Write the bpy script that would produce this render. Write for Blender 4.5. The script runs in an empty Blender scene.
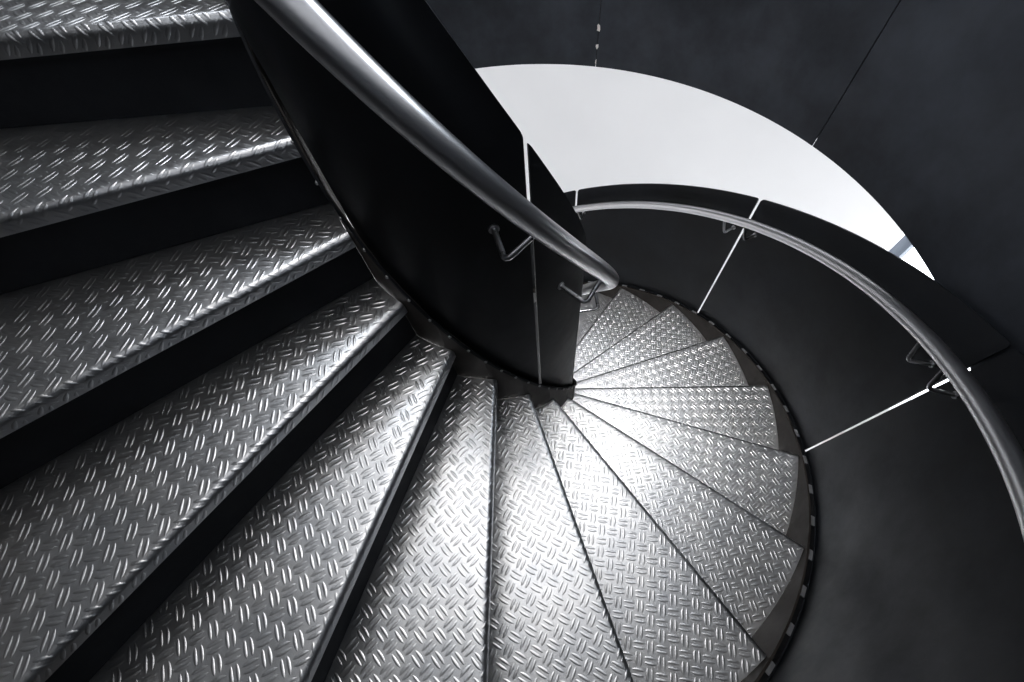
import bpy, bmesh, math, random
from mathutils import Vector, Matrix
random.seed(4)
S = 1.08                                   # survey units -> metres
SC = bpy.context.scene
COL = SC.collection

# ------------------------------------------------------------------ survey of the stair (metres after S)
DTH, TH5, H = math.radians(17.9125), math.radians(-96.6531), 0.1613*S
RA, RB = 0.2981*S, 1.2*S                   # inner and outer end of a tread
OFF, SET, LIP = 0.0188*S, 0.023*S, 0.0336*S
RI, ZI0, ZI1 = 0.2814*S, 0.1096*S, 0.9782*S
RO, ZO0, ZO1 = 1.2234*S, 0.0172*S, 0.8687*S
RRI, ZRI = 0.359*S, 0.845*S
RRO, ZRO = 1.163*S, 0.7776*S
RD, ZD = 1.2473*S, 0.0718*S
TUBE = 0.0195*S
def ang(k): return TH5 + (k-5)*DTH
def zk(k): return -(k-5)*H
def pol(r, a, z): return Vector((r*math.cos(a), r*math.sin(a), z))

# ------------------------------------------------------------------ materials
def node_mat(name):
    m = bpy.data.materials.new(name); m.use_nodes = True
    nt = m.node_tree
    return m, nt, nt.nodes['Principled BSDF']
def noise(nt, scale, detail=4, rough=.6, stretch=None):
    tc = nt.nodes.new('ShaderNodeTexCoord'); n = nt.nodes.new('ShaderNodeTexNoise')
    n.inputs['Scale'].default_value = scale; n.inputs['Detail'].default_value = detail; n.inputs['Roughness'].default_value = rough
    if stretch:
        mp = nt.nodes.new('ShaderNodeMapping'); mp.inputs['Scale'].default_value = stretch
        nt.links.new(tc.outputs['Object'], mp.inputs['Vector']); nt.links.new(mp.outputs[0], n.inputs['Vector'])
    else:
        nt.links.new(tc.outputs['Object'], n.inputs['Vector'])
    return n
def ramp(nt, src, stops):
    r = nt.nodes.new('ShaderNodeValToRGB')
    e = r.color_ramp.elements
    e[0].position, e[0].color = stops[0][0], (*stops[0][1], 1)
    e[1].position, e[1].color = stops[-1][0], (*stops[-1][1], 1)
    for p, c in stops[1:-1]:
        x = e.new(p); x.color = (*c, 1)
    nt.links.new(src, r.inputs[0]); return r
def metal(name, lo, hi, metallic, r0, r1, scale=3., bump=0., bscale=60, stretch=None, spec=.5):
    m, nt, b = node_mat(name)
    n = noise(nt, scale, 6, .65, stretch)
    c = ramp(nt, n.outputs['Fac'], [(.3, lo), (.7, hi)])
    nt.links.new(c.outputs[0], b.inputs['Base Color'])
    b.inputs['Metallic'].default_value = metallic
    b.inputs['Specular IOR Level'].default_value = spec
    mr = nt.nodes.new('ShaderNodeMapRange'); mr.inputs[1].default_value = .3; mr.inputs[2].default_value = .7
    mr.inputs[3].default_value = r0; mr.inputs[4].default_value = r1
    n2 = noise(nt, scale*2.3, 5, .7, stretch); nt.links.new(n2.outputs['Fac'], mr.inputs[0]); nt.links.new(mr.outputs[0], b.inputs['Roughness'])
    if bump:
        n3 = noise(nt, bscale, 3, .6); bp = nt.nodes.new('ShaderNodeBump'); bp.inputs['Strength'].default_value = bump; bp.inputs['Distance'].default_value = .002
        nt.links.new(n3.outputs['Fac'], bp.inputs['Height']); nt.links.new(bp.outputs[0], b.inputs['Normal'])
    return m
M_PLATE = metal('aluminium_checker_plate', (.50,.515,.54), (.64,.645,.655), .94, .27, .36, 9, .08, 420)
M_DARK  = metal('blackened_steel', (.004,.005,.006), (.013,.016,.022), .3, .38, .54, 2.2, .05, 40)
M_DRUM  = metal('blackened_steel_drum', (.010,.012,.016), (.058,.067,.083), .35, .34, .58, 1.7, .05, 30)
M_STR   = metal('brown_black_steel', (.042,.037,.034), (.085,.076,.070), .3, .5, .65, 5, .05, 60, None, .25)
M_STR2  = metal('lighter_brown_steel', (.070,.063,.058), (.13,.12,.112), .4, .45, .6, 5, .05, 60)  # lighter copy of the stringer steel, for the inner plate
M_RISER = metal('riser_steel', (.016,.018,.022), (.032,.035,.041), .1, .5, .65, 4, 0, 60, None, .2)
M_RAIL  = metal('brushed_stainless', (.56,.56,.58), (.60,.60,.61), 1., .31, .34, 5)
M_ROD   = metal('stainless_rod', (.45,.45,.47), (.58,.58,.6), 1., .25, .34, 20)
M_BOLT  = metal('bolt_steel', (.35,.35,.36), (.5,.5,.5), 1., .3, .4, 30)
M_SPACE = metal('zinc_spacer', (.30,.31,.33), (.42,.42,.43), .6, .4, .55, 30)
M_CHIP_LIGHT  = metal('primer_and_joint_light', (.55,.52,.50), (.8,.78,.75), 0, .7, .9, 60)
def plaster(name, c0, c1):
    m, nt, b = node_mat(name); n = noise(nt, 1.2, 4, .5)
    c = ramp(nt, n.outputs['Fac'], [(.3, c0), (.7, c1)]); nt.links.new(c.outputs[0], b.inputs['Base Color']); b.inputs['Roughness'].default_value = .9
    return m
M_WHITE = plaster('white_plaster', (.84,.84,.85), (.88,.88,.89))
M_FLOOR = plaster('pale_floor', (.72,.72,.73), (.80,.80,.80))
M_SLAB  = plaster('shaded_slab_edge', (.02,.02,.02), (.03,.03,.03))
M_CEIL  = plaster('ceiling_paint', (.80,.80,.81), (.86,.86,.86))
M_FRAME = metal('grey_window_frame', (.10,.12,.15), (.16,.18,.21), .2, .5, .6, 4)
m, nt, b = node_mat('window_glass'); b.inputs['Transmission Weight'].default_value = 1; b.inputs['Roughness'].default_value = 0; b.inputs['IOR'].default_value = 1.05
n = noise(nt, 3); c = ramp(nt, n.outputs['Fac'], [(.3, (.97,.98,1)), (.7, (1,1,1))]); nt.links.new(c.outputs[0], b.inputs['Base Color']); M_GLASS = m

# ------------------------------------------------------------------ object helpers
def obj(name, bm, mat, parent=None, smooth=None):
    me = bpy.data.meshes.new(name); bm.to_mesh(me); bm.free()
    me.materials.append(mat)
    if smooth is not None:
        for p in me.polygons: p.use_smooth = True
        if smooth < 180:
            me.set_sharp_from_angle(angle=math.radians(smooth))
    o = bpy.data.objects.new(name, me); COL.objects.link(o)
    if parent: o.parent = parent
    return o
def tag(o, label, cat, group=None):
    o['label'] = label; o['category'] = cat
    if group: o['group'] = group
    return o
def empty(name, loc=(0,0,0), rz=0):
    o = bpy.data.objects.new(name, None); COL.objects.link(o); o.location = loc; o.rotation_euler = (0,0,rz); o.empty_display_size = .1
    return o
def structure(o): o['kind'] = 'structure'; return o
def grid(bm, rows, close=False):
    vs = [[bm.verts.new(p) for p in r] for r in rows]
    for i in range(len(vs)-1):
        for j in range(len(vs[0])-1 if not close else len(vs[0])):
            j2 = (j+1) % len(vs[0])
            bm.faces.new((vs[i][j], vs[i][j2], vs[i+1][j2], vs[i+1][j]))
    return vs
def box_pts(bm, p):                          # 8 corners: bottom 4 ccw, top 4 ccw
    v = [bm.verts.new(x) for x in p]
    for f in ((3,2,1,0),(4,5,6,7),(0,1,5,4),(1,2,6,5),(2,3,7,6),(3,0,4,7)): bm.faces.new([v[i] for i in f])
def tube(bm, path, r, seg=16, cap=True):
    rings = []
    n = len(path); T0 = None; N = None
    for i, p in enumerate(path):
        t = (path[min(i+1,n-1)] - path[max(i-1,0)]).normalized()
        if N is None:
            N = t.orthogonal().normalized()
        else:
            N = (N - t*N.dot(t)).normalized()
        Bn = t.cross(N)
        rings.append([bm.verts.new(p + (N*math.cos(2*math.pi*j/seg) + Bn*math.sin(2*math.pi*j/seg))*r) for j in range(seg)])
    for i in range(n-1):
        for j in range(seg):
            bm.faces.new((rings[i][j], rings[i][(j+1)%seg], rings[i+1][(j+1)%seg], rings[i+1][j]))
    if cap:
        bm.faces.new(list(reversed(rings[0]))); bm.faces.new(rings[-1])

# ------------------------------------------------------------------ one step (local frame: nosing along +x, down-stairs is +y, crest at z=0)
BEND = 0.013*S
S1 = LIP - BEND; S2 = S1 + BEND*math.pi/2
def bend(x, s, h=0.):
    if s < S1:  y, z, ny, nz = OFF, -LIP + s, 1., 0.
    elif s < S2:
        a = (s - S1)/BEND
        y, z, ny, nz = OFF - BEND + BEND*math.cos(a), -BEND + BEND*math.sin(a), math.cos(a), math.sin(a)
    else: y, z, ny, nz = OFF - BEND - (s - S2), 0., 0., 1.
    return Vector((x, y + ny*h, z + nz*h))
CB = OFF - SET - 0.006*S
def inside(x, s, m=0.):
    p = bend(x, s)
    r = math.hypot(p.x, p.y)
    if r < RA + m or r > RB - m or s < .002: return False
    return p.x*math.sin(DTH) + p.y*math.cos(DTH) > CB + .007
def plate_mesh(du, ds):
    bm = bmesh.new()
    rows = []
    NX = 26
    def row(fi, o, z):
        u = Vector((math.cos(fi), math.sin(fi), 0)); n = Vector((-math.sin(fi), math.cos(fi), 0))
        x0, x1 = math.sqrt(RA*RA - o*o), math.sqrt(RB*RB - o*o)
        return [u*(x0 + (x1-x0)*i/NX) + n*o + Vector((0,0,z)) for i in range(NX+1)]
    rows.append(row(0, OFF - .004, -LIP))
    rows.append(row(0, OFF, -LIP))
    for i in range(3): rows.append(row(0, OFF, -LIP + S1*(i+1)/3))
    for i in range(1, 7):
        p = bend(0, S1 + (S2-S1)*i/6); rows.append(row(0, p.y, p.z))
    for i in range(1, 11):
        t = i/10; rows.append(row(-DTH*t, (OFF-BEND)*(1-t) + CB*t, 0))
    vs = grid(bm, rows)
    # end skirts: the sheet thickness at both ends
    for j in (0, NX):
        low = []
        for i in range(4, len(vs)):
            p = vs[i][j].co; low.append(bm.verts.new((p.x, p.y, p.z - .006)))
        for i in range(4, len(vs)-1):
            f = [vs[i][j], vs[i+1][j], low[i-3], low[i-4]]
            bm.faces.new(f if j else f[::-1])
    # raised bars in alternating pairs
    PX, PS = 0.0418*S, 0.0428*S
    L, HW, HT, GAP = 0.0168*S, 0.0036*S, 0.00085*S, 0.0052*S
    NS = 7
    for i in range(-2, 60):
        for j in range(-2, 40):
            for q in (0, 1):
                cx = RA*.9 + (i + .5*q)*PX + du; cs = (j + .5*q)*PS + ds
                if cx > RB + .03 or cs > .5: continue
                if not (inside(cx, max(cs, .004), -.02)): continue
                dx, dsn = (.7071, .7071) if q else (.7071, -.7071)
                for sd in (-1, 1):
                    st = []
                    ox, os_ = cx - dsn*GAP*sd, cs + dx*GAP*sd
                    for a in range(NS):
                        t = -1 + 2*a/(NS-1)
                        bowx = GAP*.22*(1-t*t)*sd
                        px, ps = ox + dx*L*t - dsn*bowx, os_ + dsn*L*t + dx*bowx
                        st.append((t, px, ps, inside(px, ps, .003)))
                    good = [s_ for s_ in st if s_[3]]
                    if len(good) < 3: continue
                    ring = []
                    for t, px, ps, _ in good:
                        w = HW*(max(0., 1 - t*t)**.6) + .0003; hh = HT*(max(0., 1 - t*t)**.5)
                        ring.append([bend(px - dsn*w*c, ps + dx*w*c, hh*e - .0001) for c, e in ((-1,0),(-.6,.72),(0,1),(.6,.72),(1,0))])
                    grid(bm, ring)
    bmesh.ops.recalc_face_normals(bm, faces=bm.faces)
    return bm
def riser_mesh():
    bm = bmesh.new()
    y = OFF - SET
    def pt(r, y_, z): return Vector((math.sqrt(r*r - y_*y_), y_, z))
    r0, r1 = RA*.997, RB*1.001
    t = .004
    box_pts(bm, [pt(r0,y-t,-H+.0013), pt(r1,y-t,-H+.0013), pt(r1,y,-H+.0013), pt(r0,y,-H+.0013), pt(r0,y-t,-.008), pt(r1,y-t,-.008), pt(r1,y,-.008), pt(r0,y,-.008)])
    return bm
def lipbar_mesh():
    bm = bmesh.new()
    y = OFF - .004; y0 = OFF - SET
    def pt(r, y_, z): return Vector((math.sqrt(r*r - y_*y_), y_, z))
    r0, r1 = RA*1.002, RB*.999
    z0, z1 = -LIP - .007, -LIP + .001
    box_pts(bm, [pt(r0,y0,z0), pt(r1,y0,z0), pt(r1,y,z0), pt(r0,y,z0), pt(r0,y0,z1), pt(r1,y0,z1), pt(r1,y,z1), pt(r0,y,z1)])
    return bm
plates = []
for du, ds in ((0, .012), (.017, .029), (.009, .004)):
    bm = plate_mesh(du*S, ds*S)
    me = bpy.data.meshes.new('tread_plate'); bm.to_mesh(me); bm.free(); me.materials.append(M_PLATE)
    for p in me.polygons: p.use_smooth = True
    me.set_sharp_from_angle(angle=math.radians(60))
    plates.append(me)
riser_me = lip_me = None
STEP = {
 -1: 'highest checker plate step, above the one cut by the top left corner',
  0: 'dark checker plate step cut off by the top left corner of the photo',
  1: 'dark checker plate step directly below the one in the top left corner',
  2: 'checker plate step third from the top left corner, running down to the left edge',
  3: 'checker plate step fourth from the top left corner, with a bright rounded nose',
  4: 'checker plate step fifth from the top left corner, darker along the riser behind it',
  5: 'checker plate step ending in the upright nose line that runs to the bottom edge',
  6: 'bright checker plate step at the bottom centre, just right of the upright nose line',
  7: 'bright checker plate step whose outer corner is the lowest at the bottom right',
  8: 'checker plate step one down from the one with the lowest right corner',
  9: 'checker plate step whose outer corner touches the foot of the nearest bright seam',
 10: 'checker plate step just past the nearest bright seam, its nose level across the photo',
 11: 'checker plate step whose outer corner lies just right of the far seam foot',
 12: 'checker plate step whose outer corner lies just left of the far seam foot',
 13: 'far checker plate step with its outer corner beside the inner handrail bend',
 14: 'small far checker plate step behind the inner handrail bend, beside the core',
 15: 'lowest checker plate step, glimpsed behind the core under the inner handrail',
}
step_tweak = {}
for k in range(-1, 17):
    lab = STEP.get(k)
    if lab is None: continue
    root = empty('stair_step', (0, 0, zk(k)), ang(k) + math.radians(step_tweak.get(k, 0)))
    tag(root, lab, 'step', 'checker plate steps of the spiral stair')
    o = bpy.data.objects.new('tread_plate', plates[k % 3]); COL.objects.link(o); o.parent = root
    if riser_me is None:
        r = obj('riser', riser_mesh(), M_RISER, root); riser_me = r.data; r['label'] = 'flat black riser under the nose'
        l = obj('nose_bar', lipbar_mesh(), M_RISER, root); lip_me = l.data
    else:
        r = bpy.data.objects.new('riser', riser_me); COL.objects.link(r); r.parent = root; r['label'] = 'flat black riser under the nose'
        l = bpy.data.objects.new('nose_bar', lip_me); COL.objects.link(l); l.parent = root

# ------------------------------------------------------------------ curved sheets that follow the pitch of the stair
def ribbon(k0, k1, r0, r1, zb, zt, gap0=0., gap1=0., rc=.014, n=None, facet=False):
    """band between radii r0<r1, from zb to zt above the nosing line; gaps in metres at the ends, rounded top corners"""
    bm = bmesh.new()
    rm = (r0 + r1)/2
    a0, a1 = ang(k0) + gap0/rm, ang(k1) - gap1/rm
    n = n or max(8, int((a1 - a0)/math.radians(2)))
    A = [a0 + (a1-a0)*i/n for i in range(n+1)]
    if rc:
        ex = [a0 + rc/rm*(1-math.cos(math.pi/2*q/4)) for q in range(1, 5)] + [a1 - rc/rm*(1-math.cos(math.pi/2*q/4)) for q in range(1, 5)]
        A = sorted(A + ex)
    rows = []
    for a in A:
        k = (a - TH5)/DTH + 5
        d = min(a - a0, a1 - a)*rm
        cut = 0 if (not rc or d >= rc) else rc - math.sqrt(max(0, rc*rc - (rc-d)**2))
        b_, t_ = zk(k) + zb, zk(k) + zt - cut
        rows.append([pol(r0, a, b_), pol(r1, a, b_), pol(r1, a, t_), pol(r0, a, t_)])
    vs = grid(bm, rows, close=True)
    bm.faces.new(vs[0]); bm.faces.new(vs[-1][::-1])
    bmesh.ops.recalc_face_normals(bm, faces=bm.faces)
    return bm
T = .005
# inner balustrade sheets wrapped round the hollow core
for k0, k1, lab in ((-2.2, 6.70, 'tall black curved steel sheet of the core, upper left of the thin core seam'),
                    (6.70, 15.2, 'black curved steel sheet of the core, right of the thin core seam')):
    o = obj('balustrade_sheet', ribbon(k0, k1, RI-T, RI, ZI0-.16, ZI1, .0045, .0045, .006), M_DARK, None, 40)
    tag(o, lab, 'balustrade panel', 'core balustrade sheets')
# outer balustrade sheets
for k0, k1, lab in ((-1.2, 6.64, 'black outer balustrade sheet beside the upper steps, beyond the left edge'),
                    (6.64, 9.11, 'black outer balustrade sheet in the bottom right corner, below the nearest bright seam'),
                    (9.11, 11.62, 'dark outer balustrade sheet between the two long bright seams'),
                    (11.62, 14.05, 'dark outer balustrade sheet at the far side, left of the farther long bright seam'),
                    (14.05, 17.2, 'dark outer balustrade sheet mostly hidden behind the core, left of the short seam')):
    o = obj('balustrade_sheet', ribbon(k0, k1, RO, RO+T, ZO0, ZO1, .006, .006), M_DARK, None, 40)
    tag(o, lab, 'balustrade panel', 'outer balustrade sheets')

# stringers
st = empty('inner_stringer', (0,0,zk(5)))
tag(st, 'dark brown helical stringer plate hugging the foot of the core, with small bolts', 'stringer')
bm = ribbon(-2, 16, RA-.005, RA-.001, -H-.06, ZI0+.010, rc=0, n=18)
obj('stringer_plate', bm, M_STR2, st, 10)
bm = ribbon(-2, 16, RA-.0045, RA+.0008, ZI0+.002, ZI0+.018, rc=0, n=172); o = obj('flange', bm, M_RISER, st, 30)
def bolt_bm(p, out, r=.005):
    b = bmesh.new(); bmesh.ops.create_uvsphere(b, u_segments=10, v_segments=6, radius=r)
    bmesh.ops.scale(b, vec=(1, 1, .75), verts=b.verts)
    q = Vector((0,0,1)).rotation_difference(out).to_matrix().to_4x4()
    bmesh.ops.transform(b, matrix=Matrix.Translation(p) @ q, verts=b.verts); return b
st.location = (0,0,0)
for i in range(0, 22):
    k = 1.62 + i*.38
    a = ang(k); obj('bolt', bolt_bm(pol(RA+.001, a, zk(k)+ZI0+.009), Vector((math.cos(a), math.sin(a), .5)).normalized()), M_BOLT, st, 180)
so = empty('outer_stringer', (0,0,0))
tag(so, 'dark brown stringer plate along the outer step ends, with a row of spacers', 'stringer')
bm = ribbon(-1.0, 17.0, RB+.003, RB+.009, -H-.06, ZO0+.002, rc=0, n=160); obj('stringer_plate', bm, M_STR, so, 25)
bm = ribbon(-1.0, 17.0, RO-.004, RO-.0005, ZO0-.05, ZO0+.004, rc=0, n=160); obj('edge_strip', bm, M_RISER, so, 25)
for i in range(0, 34):
    k = 5.66 + i/3.0
    bm = bmesh.new()
    rows = []
    w = .019
    for q in range(5):
        a = ang(k) + (q-2)/2*w/RO; kk = (a - TH5)/DTH + 5; z = zk(kk) + ZO0 + .001
        rows.append([pol(RB+.0095, a, z-.006), pol(RO-.0045, a, z-.006), pol(RO-.0045, a, z+.003), pol(RB+.0095, a, z+.003)])
    vs = grid(bm, rows, close=True); bm.faces.new(vs[0]); bm.faces.new(vs[-1][::-1]); bmesh.ops.recalc_face_normals(bm, faces=bm.faces)
    obj('spacer', bm, M_SPACE, so)

# handrails
def rail(name, lab, r, z, k0, k1, brackets, rw, side):
    root = empty(name, (0,0,0)); tag(root, lab, 'handrail')
    n = int((k1-k0)*10)
    bm = bmesh.new(); tube(bm, [pol(r, ang(k0+(k1-k0)*i/n), zk(k0+(k1-k0)*i/n)+z) for i in range(n+1)], TUBE, 28); obj('rail_tube', bm, M_RAIL, root, 60)
    for k in brackets:
        al = math.atan2(H, DTH*r); D = .08*S               # the arm meets the sloping tube square on
        at = ang(k); A = pol(r, at, zk(k)+z); lean = Vector((-math.sin(at)*math.sin(al), math.cos(at)*math.sin(al), math.cos(al)))
        elbow = A - lean*D; a = math.atan2(elbow.y, elbow.x); elbow = pol(r, a, elbow.z)
        foot = pol(rw, a, elbow.z); top = A - lean*TUBE*.6
        rr_ = .013; path = [foot]
        d1 = (foot-elbow).normalized(); d2 = (top-elbow).normalized()
        for q in range(7):
            f = math.pi/2*q/6; c = elbow + d1*rr_ + d2*rr_
            path.append(c - d2*rr_*math.cos(f) - d1*rr_*math.sin(f))
        path.append(top)
        bm = bmesh.new(); tube(bm, path, .0058, 12); br = obj('bracket', bm, M_ROD, root, 60)
        b2 = bmesh.new(); d = (elbow-foot).normalized(); tube(b2, [foot - d*.002, foot + d*.004], .011, 14); obj('bracket_foot', b2, M_ROD, br, 40)
rail('inner_handrail', 'thick brushed steel tube handrail winding round the core, close to the viewer', RRI, ZRI, -1.5, 15.0, (6.49, 8.14, 11.0, 13.2), RI, 1)
rail('outer_handrail', 'brushed steel tube handrail curving along the outer balustrade', RRO, ZRO, 1.0, 16.8, (6.58, 6.86, 9.065, 9.355, 11.55, 11.83, 14.0, 14.28), RO, -1)

# ------------------------------------------------------------------ the dark drum above
def ringseg(a0, a1, r0, r1, z0, z1, gap=0, n=None):
    bm = bmesh.new(); a0 += gap/r0; a1 -= gap/r0
    n = n or max(6, int((a1-a0)/math.radians(1.5)))
    rows = [[pol(r0, a0+(a1-a0)*i/n, z0), pol(r1, a0+(a1-a0)*i/n, z0), pol(r1, a0+(a1-a0)*i/n, z1), pol(r0, a0+(a1-a0)*i/n, z1)] for i in range(n+1)]
    vs = grid(bm, rows, close=True)
    if abs(a1-a0) < 6.28: bm.faces.new(vs[0]); bm.faces.new(vs[-1][::-1])
    else: bmesh.ops.remove_doubles(bm, verts=bm.verts, dist=1e-5)
    bmesh.ops.recalc_face_normals(bm, faces=bm.faces)
    return bm
R = math.radians
ZTOP = 1.36
drum = []
for a0, a1, lab in ((-25.5, 19.0, 'curved dark steel drum sheet in the top right, right of the long black joint'),
                    (19.0, 63.5, 'curved dark steel drum sheet at the top, between the long joint and the chipped joint'),
                    (63.5, 108., 'curved dark steel drum sheet at the top, left of the chipped joint'),
                    (108., 334.5, 'curved dark steel drum sheet behind the viewer and the upper steps')):
    o = obj('drum_sheet', ringseg(R(a0), R(a1), RD, RD+.006, ZD, ZTOP, .0016), M_DRUM, None, 40)
    drum.append(tag(o, lab, 'wall panel', 'dark drum sheets'))
def pale_spot(z, w, h, seed):
    rnd = random.Random(seed); bm = bmesh.new(); a = R(63.5)
    vs = []
    N = 11
    for i in range(N):
        f = 2*math.pi*i/N; q = .55 + .5*rnd.random()
        vs.append(bm.verts.new(pol(RD-.0012, a + math.cos(f)*w*q/RD, z + math.sin(f)*h*q)))
    c = bm.verts.new(pol(RD-.003, a, z))
    for i in range(N): bm.faces.new((vs[i], vs[(i+1)%N], c))
    bmesh.ops.recalc_face_normals(bm, faces=bm.faces)
    return bm
for z, w, h, s in ((.238, .009, .020, 1), (.165, .007, .014, 2), (.100, .004, .012, 3)):  # two paint chips; the lowest paints the light at the joint's foot
    o = obj('chip_and_light', pale_spot(z, w, h, s), M_CHIP_LIGHT, drum[2]); o['label'] = 'flaked pale spot on the joint, the lowest one painted light'

# ------------------------------------------------------------------ the room
RW, ZF, ZC = 2.35*S, zk(18), 3.5
WA0, WA1 = R(-22), R(16)                                   # window opening in the curved wall
WZ0, WZ1 = -1.75, -.05
structure(obj('wall_back', ringseg(WA1, WA0 + 2*math.pi, RW, RW+.18, ZF, ZC, 0, 120), M_WHITE, None, 40))
structure(obj('wall_right', ringseg(WA0, WA1, RW, RW+.18, ZF, WZ0), M_WHITE, None, 40))
structure(obj('wall_right_upper', ringseg(WA0, WA1, RW, RW+.18, WZ1, ZC), M_WHITE, None, 40))
wr = structure(empty('window_1'))
for nm, a in (('window_frame', WA1 - R(.75)), ('window_frame', R(-5)), ('window_frame', WA0 + R(.75))):
    structure(obj(nm, ringseg(a-R(.75), a+R(.75), RW+.08, RW+.14, WZ0, WZ1), M_FRAME, wr, 40))
structure(obj('window_pane', ringseg(WA0, WA1, RW+.107, RW+.111, WZ0, WZ1), M_GLASS, wr, 40))
def disc(r0, r1, z0, z1): return ringseg(0, 2*math.pi, r0, r1, z0, z1, 0, 96)
bm = bmesh.new(); bmesh.ops.create_circle(bm, cap_ends=True, segments=96, radius=RW+.18, matrix=Matrix.Translation((0,0,ZF))); structure(obj('floor', bm, M_FLOOR))
structure(obj('ceiling', disc(RD+.012, RW, ZD+.14, ZD+.40), M_CEIL, None, 40))
structure(obj('trim_slab_edge', disc(RD+.0065, RD+.0115, ZD+.03, ZTOP), M_SLAB, None, 40))  # coloured dark to give the shade seen through the drum joints
bm = bmesh.new(); bmesh.ops.create_circle(bm, cap_ends=True, segments=96, radius=RW+.18, matrix=Matrix.Translation((0,0,ZC))); structure(obj('ceiling_upper', bm, M_CEIL))

# ------------------------------------------------------------------ light
def area(name, loc, target, size, power, color=(1,1,1), shape='DISK', spread=180):
    l = bpy.data.lights.new(name, 'AREA'); l.energy = power; l.size = size; l.color = color; l.shape = shape; l.spread = R(spread)
    o = bpy.data.objects.new(name, l); COL.objects.link(o); o.location = loc
    o.rotation_euler = (Vector(target) - Vector(loc)).to_track_quat('-Z', 'Y').to_euler(); return o
area('ceiling_lamp', (-.12, .12, 3.4), (-.12, .12, 0), 2.5, 35, (1., .965, .93))
area('window_daylight', pol(2.2, R(-6), -.95), (-.6, 2.2, -1.3), 1.3, 26, (.97, .985, 1.))
for a in (150, 205, 255, 310):
    area('lower_fill', pol(1.9, R(a), .0), pol(1.9, R(a), -2), .8, 11, (1., .99, .98))  # added fill lamps, unseen, that brighten the lower white wall
area('upper_daylight', pol(2.35, R(22), 2.1), (-.3, -.3, .8), 1.2, 36, (.84, .92, 1.))
for a in (95, 135):
    area('upper_wall_fill', pol(1.7, R(a), 3.2), pol(2.5, R(a), 1.7), .7, 12, (.92, .96, 1.))  # unseen fill added to brighten the upper wall that the treads reflect
area('downlight', (.75, .55, 3.3), (.85, .35, -1.1), .9, 3.3, (1., .98, .96), 'DISK', 34)
w = bpy.data.worlds.new('world'); SC.world = w; w.use_nodes = True
w.node_tree.nodes['Background'].inputs[0].default_value = (.93, .96, 1, 1); w.node_tree.nodes['Background'].inputs[1].default_value = 4.

# ------------------------------------------------------------------ camera
pi_, ya, ro = R(59.755), R(-2.3339), R(-9.5751)
F = Vector((math.sin(ya)*math.cos(pi_), math.cos(ya)*math.cos(pi_), -math.sin(pi_)))
Rr = F.cross(Vector((0,0,1))).normalized(); U = Rr.cross(F)
R2 = Rr*math.cos(ro) + U*math.sin(ro); U2 = -Rr*math.sin(ro) + U*math.cos(ro)
cd = bpy.data.cameras.new('camera'); cam = bpy.data.objects.new('camera', cd); COL.objects.link(cam)
mw = Matrix(((R2.x, U2.x, -F.x, 0.0677*S), (R2.y, U2.y, -F.y, -0.8051*S), (R2.z, U2.z, -F.z, 1.0733*S), (0,0,0,1)))
cam.matrix_world = mw
cd.sensor_width = 36; cd.sensor_fit = 'HORIZONTAL'; cd.lens = 411.243*36/1024; cd.clip_start = .01
SC.camera = cam
SC.view_settings.view_transform = 'Standard'
SC.view_settings.look = 'Medium High Contrast'
